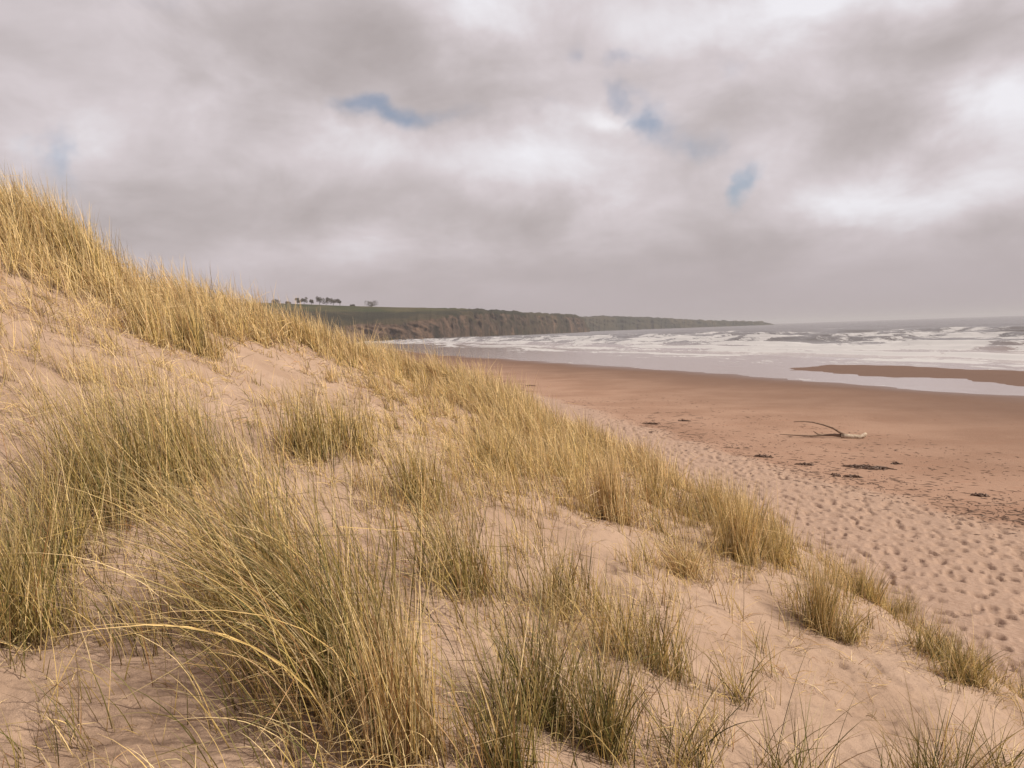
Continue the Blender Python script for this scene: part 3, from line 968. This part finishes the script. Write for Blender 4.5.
def tussock(px, py, R, n, Hh, lean, spread, curve, tmean, label, tsd=0.16, elong=(1.0, 1.0), w=0.0038, lean_y=0.15, seg=8, dead=0.12):
    rng = np.random.default_rng(int(px * 31 + py * 17))
    c = on_ground(px, py)
    HAND.append((c[0], c[1], R))
    r = R * np.sqrt(rng.random(n)) * rng.choice([.55, 1.0, 1.9], n, p=[.45, .35, .2]); a = rng.uniform(0, 2 * math.pi, n)
    bx = c[0] + r * np.cos(a) * elong[0]; by = c[1] + r * np.sin(a) * elong[1]
    bz = ground(bx, by) - 0.015
    base = np.stack([bx, by, bz], 1)
    L = Hh * rng.beta(3.2, 1.7, n) * 1.22
    L[rng.random(n) < 0.22] *= 0.5
    L = np.where(r > R * 1.05, L * .55, L)
    T = np.clip(rng.normal(tmean - (.08 if py > 440 and px < 600 else 0), tsd + .08, n), 0, .92)
    dd = rng.random(n) < dead
    T[dd] = rng.uniform(.8, 1.0, dd.sum())
    lv = np.stack([-lean * rng.uniform(.55, 1.35, n), lean * lean_y / .3 * rng.uniform(-.5, 1.0, n) * .3], 1) if lean >= 0 else np.stack([-lean * rng.uniform(.5, 1.3, n), rng.normal(0, .1, n)], 1)
    V, Q, at = blades(base, L, w * rng.uniform(.75, 1.3, n), lv, np.full(n, spread * 1.15), curve * rng.uniform(.5, 1.4, n), T, rng, seg)
    # a skirt of dead, collapsed leaves round the foot
    m_ = int(n * .16)
    a2 = rng.uniform(0, 2 * math.pi, m_); r2 = R * rng.uniform(.3, 1.2, m_)
    bx = c[0] + r2 * np.cos(a2) * elong[0]; by = c[1] + r2 * np.sin(a2) * elong[1]
    b2 = np.stack([bx, by, ground(bx, by) + .0], 1)
    V2, Q2, at2 = blades(b2, Hh * rng.uniform(.25, .6, m_), w * .8 * np.ones(m_), np.stack([-.6 * rng.uniform(.2, 1.6, m_), rng.normal(0, .6, m_)], 1), np.full(m_, 1.3), np.full(m_, 1.6), rng.uniform(.62, 1.0, m_), rng, seg)
    Q = np.concatenate([Q, Q2 + len(V)]); V = np.concatenate([V, V2]); at = {k: np.concatenate([at[k], at2[k]]) for k in at}
    V = V - c
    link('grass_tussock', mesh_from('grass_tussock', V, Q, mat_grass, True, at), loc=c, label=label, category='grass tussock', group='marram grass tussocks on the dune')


TUS = [
    # px, py, R, n, height, lean, spread, curve, tint, label, kwargs
    (345, 690, .29, 850, .95, .62, .36, 1.45, .33, 'largest tussock, long blades arching left across the bottom left of the dune', dict(elong=(.85, 1.7), w=.004)),
    (262, 610, .28, 620, .92, .60, .36, 1.3, .42, 'dense arching tussock directly behind the largest one, over a dark base', dict(elong=(1.1, 1.5))),
    (125, 505, .42, 1050, .88, .42, .26, .85, .42, 'tall wide olive tussock at the middle left with a dark hollow at its foot', dict(elong=(1.2, 1.1))),
    (195, 480, .34, 600, .70, .50, .26, .9, .46, 'tall tussock adjoining the dark-footed one on its right', dict()),
    (18, 640, .24, 450, .78, .20, .34, .8, .30, 'green-brown tussock cut by the left edge of the view, above bare sand', dict()),
    (60, 560, .26, 420, .62, .35, .4, .9, .42, 'loose straw-coloured tussock between the left edge tussock and the dark hollow', dict()),
    (196, 352, .30, 650, .66, .34, .16, .6, .50, 'upright tussock at the left rim of the bare sand hollow', dict(w=.006)),
    (150, 338, .34, 550, .62, .40, .2, .7, .58, 'pale tussock left of the upright one beside the sand hollow', dict(w=.006)),
    (46, 252, .55, 1700, .92, .42, .22, .8, .56, 'thick golden tussock on the highest part of the ridge at the left', dict(w=.0075)),
    (90, 276, .36, 1000, .74, .44, .2, .8, .52, 'golden-green tussock with a dark shaded side just below the ridge top', dict(w=.0075)),
    (204, 312, .38, 900, .72, .46, .18, .8, .62, 'bushy golden tussock standing proud of the ridge line beneath the plain sky', dict(w=.0075)),
    (308, 455, .26, 340, .56, .22, .2, .6, .42, 'small upright tussock in the middle of the dune below the sand hollow', dict(w=.0055)),
    (350, 452, .22, 300, .50, .15, .25, .6, .45, 'short thin tussock right of the small upright one in mid dune', dict(w=.0055)),
    (465, 590, .25, 400, .56, .25, .32, .8, .36, 'olive tussock with a deeply shaded foot in the centre of the dune', dict()),
    (420, 505, .26, 420, .55, .2, .3, .7, .48, 'straw tussock up the slope behind the centre olive one', dict(w=.005)),
    (500, 470, .30, 430, .48, .2, .35, .8, .60, 'matted pale tussock near the ridge at mid dune', dict(w=.006)),
    (612, 520, .17, 620, .66, .12, .16, .5, .78, 'reddish-brown upright tussock standing alone beside a shaded hollow', dict(w=.0055, tsd=.14, dead=.4)),
    (655, 505, .20, 330, .52, .10, .3, .6, .55, 'yellow tussock just right of the reddish-brown one', dict(w=.0055)),
    (686, 575, .17, 380, .42, .25, .6, 1.2, .58, 'low tangled tussock with collapsed dead blades in front of the golden ones', dict(dead=.35)),
    (742, 560, .17, 560, .72, .02, .26, .5, .60, 'tall golden tussock near the right ridge, beside the beach', dict(w=.005)),
    (715, 520, .20, 420, .56, .08, .3, .6, .62, 'golden tussock behind and left of the tall golden one', dict(w=.0055)),
    (775, 562, .16, 280, .45, .02, .36, .7, .50, 'short yellow-green tussock right of the tall golden one', dict(w=.005)),
    (822, 632, .12, 520, .58, -.03, .26, .5, .44, 'compact dark-footed tussock standing alone on smooth sand at the right', dict()),
    (850, 640, .13, 160, .36, -.22, .5, 1.1, .40, 'low splayed tussock touching the right of the dark-footed one', dict()),
    (868, 600, .22, 300, .42, -.05, .4, .7, .46, 'yellowish tussock on the dune edge behind the dark-footed one', dict(w=.005)),
    (905, 612, .22, 220, .42, -.10, .4, .8, .26, 'sparse dark green tussock on the dune edge against the footprints', dict()),
    (965, 682, .19, 420, .36, -.12, .55, 1.0, .30, 'low dense green tussock at the very tip of the dune edge', dict()),
    (930, 655, .18, 200, .34, -.12, .5, .9, .34, 'thin low green tussock left of the one at the tip of the dune edge', dict()),
    (935, 800, .13, 170, .50, -.02, .55, 1.0, .12, 'dark green open fan of blades cut by the bottom right edge', dict()),
    (1000, 775, .10, 60, .40, -.25, .6, 1.2, .14, 'few thin green blades bending right in the bottom right corner', dict()),
    (538, 722, .17, 330, .56, .10, .36, .7, .20, 'fresh green tussock at the bottom, left of its darker neighbour', dict()),
    (602, 748, .12, 330, .46, -.02, .36, .7, .14, 'dark green compact tussock at the bottom centre', dict()),
    (508, 775, .14, 220, .50, .10, .34, .7, .26, 'olive tussock cut by the bottom edge, left of the dark green compact one', dict()),
    (665, 672, .17, 280, .44, .05, .34, .7, .28, 'bright green tussock on the sand, lower right of the centre', dict()),
    (620, 655, .20, 230, .44, .10, .4, .8, .48, 'thin yellowish tussock just left of the bright green one', dict()),
    (560, 610, .20, 260, .46, .12, .35, .7, .40, 'thin upright tussock right of the centre olive one', dict()),
    (405, 752, .16, 420, .62, .22, .2, .5, .62, 'upright tussock with reddish dead stems at the right of the largest one', dict(dead=.4)),
    (740, 702, .09, 60, .36, .05, .5, 1.0, .18, 'tiny sparse green tuft on open sand, lower right', dict()),
    (790, 790, .14, 90, .50, -.15, .6, 1.3, .16, 'open tuft of long dark blades bending over at the bottom edge', dict()),
    (690, 765, .12, 80, .44, -.15, .55, 1.1, .20, 'thin green tuft at the bottom, between the dark compact tussock and the bending blades', dict()),
]
for t in TUS:
    tussock(*t[:10], **t[10])

# the cover of grass nobody could count
ROWS = {210: '99', 240: '9993', 270: '9999983', 300: '1346899985', 330: '3223687784', 360: '33431000499952', 390: '4554210013467953',
        420: '555430111123589973', 450: '234432244212468997531', 480: '3445544443246665367620', 510: '44444444334443316678510',
        540: '444344433454320156874210', 570: '5324454444643222455453200', 600: '5322454444544343112176410', 630: '6544354444334344311154452',
        660: '5433344544224434411001154410', 690: '33221245432344434321100123', 720: '22211124543334442111100000', 750: '1122012465444554321222233100',
        780: '0000012455444454321222233100'}
DG = np.zeros((21, 30))
for yy, srow in ROWS.items():
    for i, ch in enumerate(srow): DG[(yy - 180) // 30, i] = int(ch)


def dens(px, py):
    fx = np.clip(px / 40 - .5, 0, 28.99); fy = np.clip((py - 180) / 30, 0, 19.99)
    i = fx.astype(int); j = fy.astype(int); a = fx - i; b = fy - j
    return (DG[j, i] * (1 - a) + DG[j, i + 1] * a) * (1 - b) + (DG[j + 1, i] * (1 - a) + DG[j + 1, i + 1] * a) * b


def cover(name, n_clump, per, hlo, hhi, wid, label, flat=False, seed=1, tbase=.50):
    rng = np.random.default_rng(seed)
    x = rng.uniform(-15, 5, n_clump); y = rng.uniform(1.0, 21, n_clump)
    rr_ = -sdist(x, y, DUNE_POLY)
    zz_ = ground(x, y)
    px, py, dep = project(np.stack([x, y, zz_], 1))
    d = dens(px, py) / 9.0
    d = np.clip(d * (1 + .75 * sstep(py, 370, 420) * (px < 800)) * np.where(px > 600, .62, 1) * np.where((py > 560) & (px > 400), .8, 1), 0, .95)
    offs = (px < 0) | (px > 1023) | (py > 800) | (dep < .3)
    d = np.where(offs, 0.45, d)
    rib = sstep((rr_ + .5 * fbm(x / 1.2, y / 1.2, 2)) * np.where(x > .8, 1.7, 1.0), -1.9, -.9) * (1 - sstep(rr_, .2, .7)) * np.where(x > 0.8, sstep(y, 6.0, 8.5), 1)
    rib = rib * np.where(x > .3, .08 + .92 * sstep(fbm(x / .8 + 40, y / .8, 2), -.08, .28), 1)
    rib = np.where((x < -2.6) & (y < 13), rib * .75, rib)
    if flat: d = np.clip(d, 0, 1) ** .5 * .75 + .12
    else: d = np.maximum(d, .96 * rib)
    d = np.where(rr_ > 0.7, 0.35, d)
    d = np.clip(d, 0, 1) ** .85 * np.where(d > .82, 1, sstep(fbm(x / .55, y / .55, 2), -.42, .2) ** 0.7) * np.where(rr_ > 2.2, 0, 1)
    ok = (rng.random(n_clump) < d) & (np.hypot(x, y) > 2.1)
    x, y, d, px, py, dep, rib = x[ok], y[ok], d[ok], px[ok], py[ok], dep[ok], rib[ok]
    n = len(x)
    k = rng.integers(max(1, per // 2), per * 2, n)
    if not flat: k = (k * (1 + 1.3 * sstep(-py, -420, -330) * (d > .5) + .8 * rib)).astype(int)
    idx = np.repeat(np.arange(n), k); N = len(idx)
    bx = x[idx] + rng.normal(0, .05, N); by = y[idx] + rng.normal(0, .05, N)
    base = np.stack([bx, by, ground(bx, by) - 0.01], 1)
    crest = np.maximum(sstep(-py[idx], -380, -310), rib[idx] * .75 * np.where(x[idx] > .5, .4, 1))
    ch = rng.uniform(hlo, hhi, n)[idx] * (0.72 + .45 * d[idx])
    L = ch * (.74 + .26 * crest) * rng.beta(2.6, 1.8, N) * 1.25 * (1 + .30 * crest)
    gold = sstep(-py[idx] + .25 * (px[idx] - 300) * (px[idx] > 300), -470, -330); gold = np.maximum(gold, rib[idx])
    tn = np.clip(tbase + .20 * gold - .19 * sstep(py[idx], 520, 700) + .12 * fbm(x / 1.1, y / 1.1, 2)[idx] + rng.normal(0, .20, N) + rng.normal(0, .10, n)[idx], 0, .92)
    dd = rng.random(N) < .10; tn[dd] = rng.uniform(.85, 1, dd.sum())
    ln = wind(x)[idx] * rng.uniform(.5, 1.4, N) * (.8 + .3 * rng.random(n))[idx]
    stray = rng.random(N) < np.where(dep[idx] < 3.0, .04, .11)
    L = np.where(stray, L * (1.45 - .35 * crest), L)
    if flat:
        lv = np.stack([rng.normal(-.5, 1.0, N), rng.normal(0, .9, N)], 1)
        V, Q, at = blades(base + [0, 0, .012], L, wid * np.clip(dep[idx] / 6, 1, 2), lv, np.full(N, 1.8), np.full(N, 1.8), rng.uniform(.55, 1, N), rng, 4)
        V[:, 2] = np.maximum(V[:, 2], ground(V[:, 0], V[:, 1]) + .003)
    else:
        lv = np.stack([-ln, rng.normal(.08, .14, N)], 1)
        lv = np.where(stray[:, None], np.stack([rng.normal(-.5, .6, N), rng.normal(0, .5, N)], 1), lv)
        tn = np.where(stray, np.clip(tn + .2, 0, .9), tn)
        V, Q, at = blades(base, L, wid * rng.uniform(.75, 1.3, N) * np.clip(dep[idx] / 6, 1, 2.1), lv, np.full(N, .34), rng.uniform(.3, 1.6, N), tn, rng, 6)
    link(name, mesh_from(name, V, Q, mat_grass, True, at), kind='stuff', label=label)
    print(name, N, 'blades')


cover('dune_grass', 22000, 9, .34, .60, .0038, 'golden marram grass growing over the dune and its ridge', seed=2)
cover('dead_grass', 26000, 5, .12, .34, .0034, 'flattened dead straw-coloured grass lying on the sand', flat=True, seed=9)
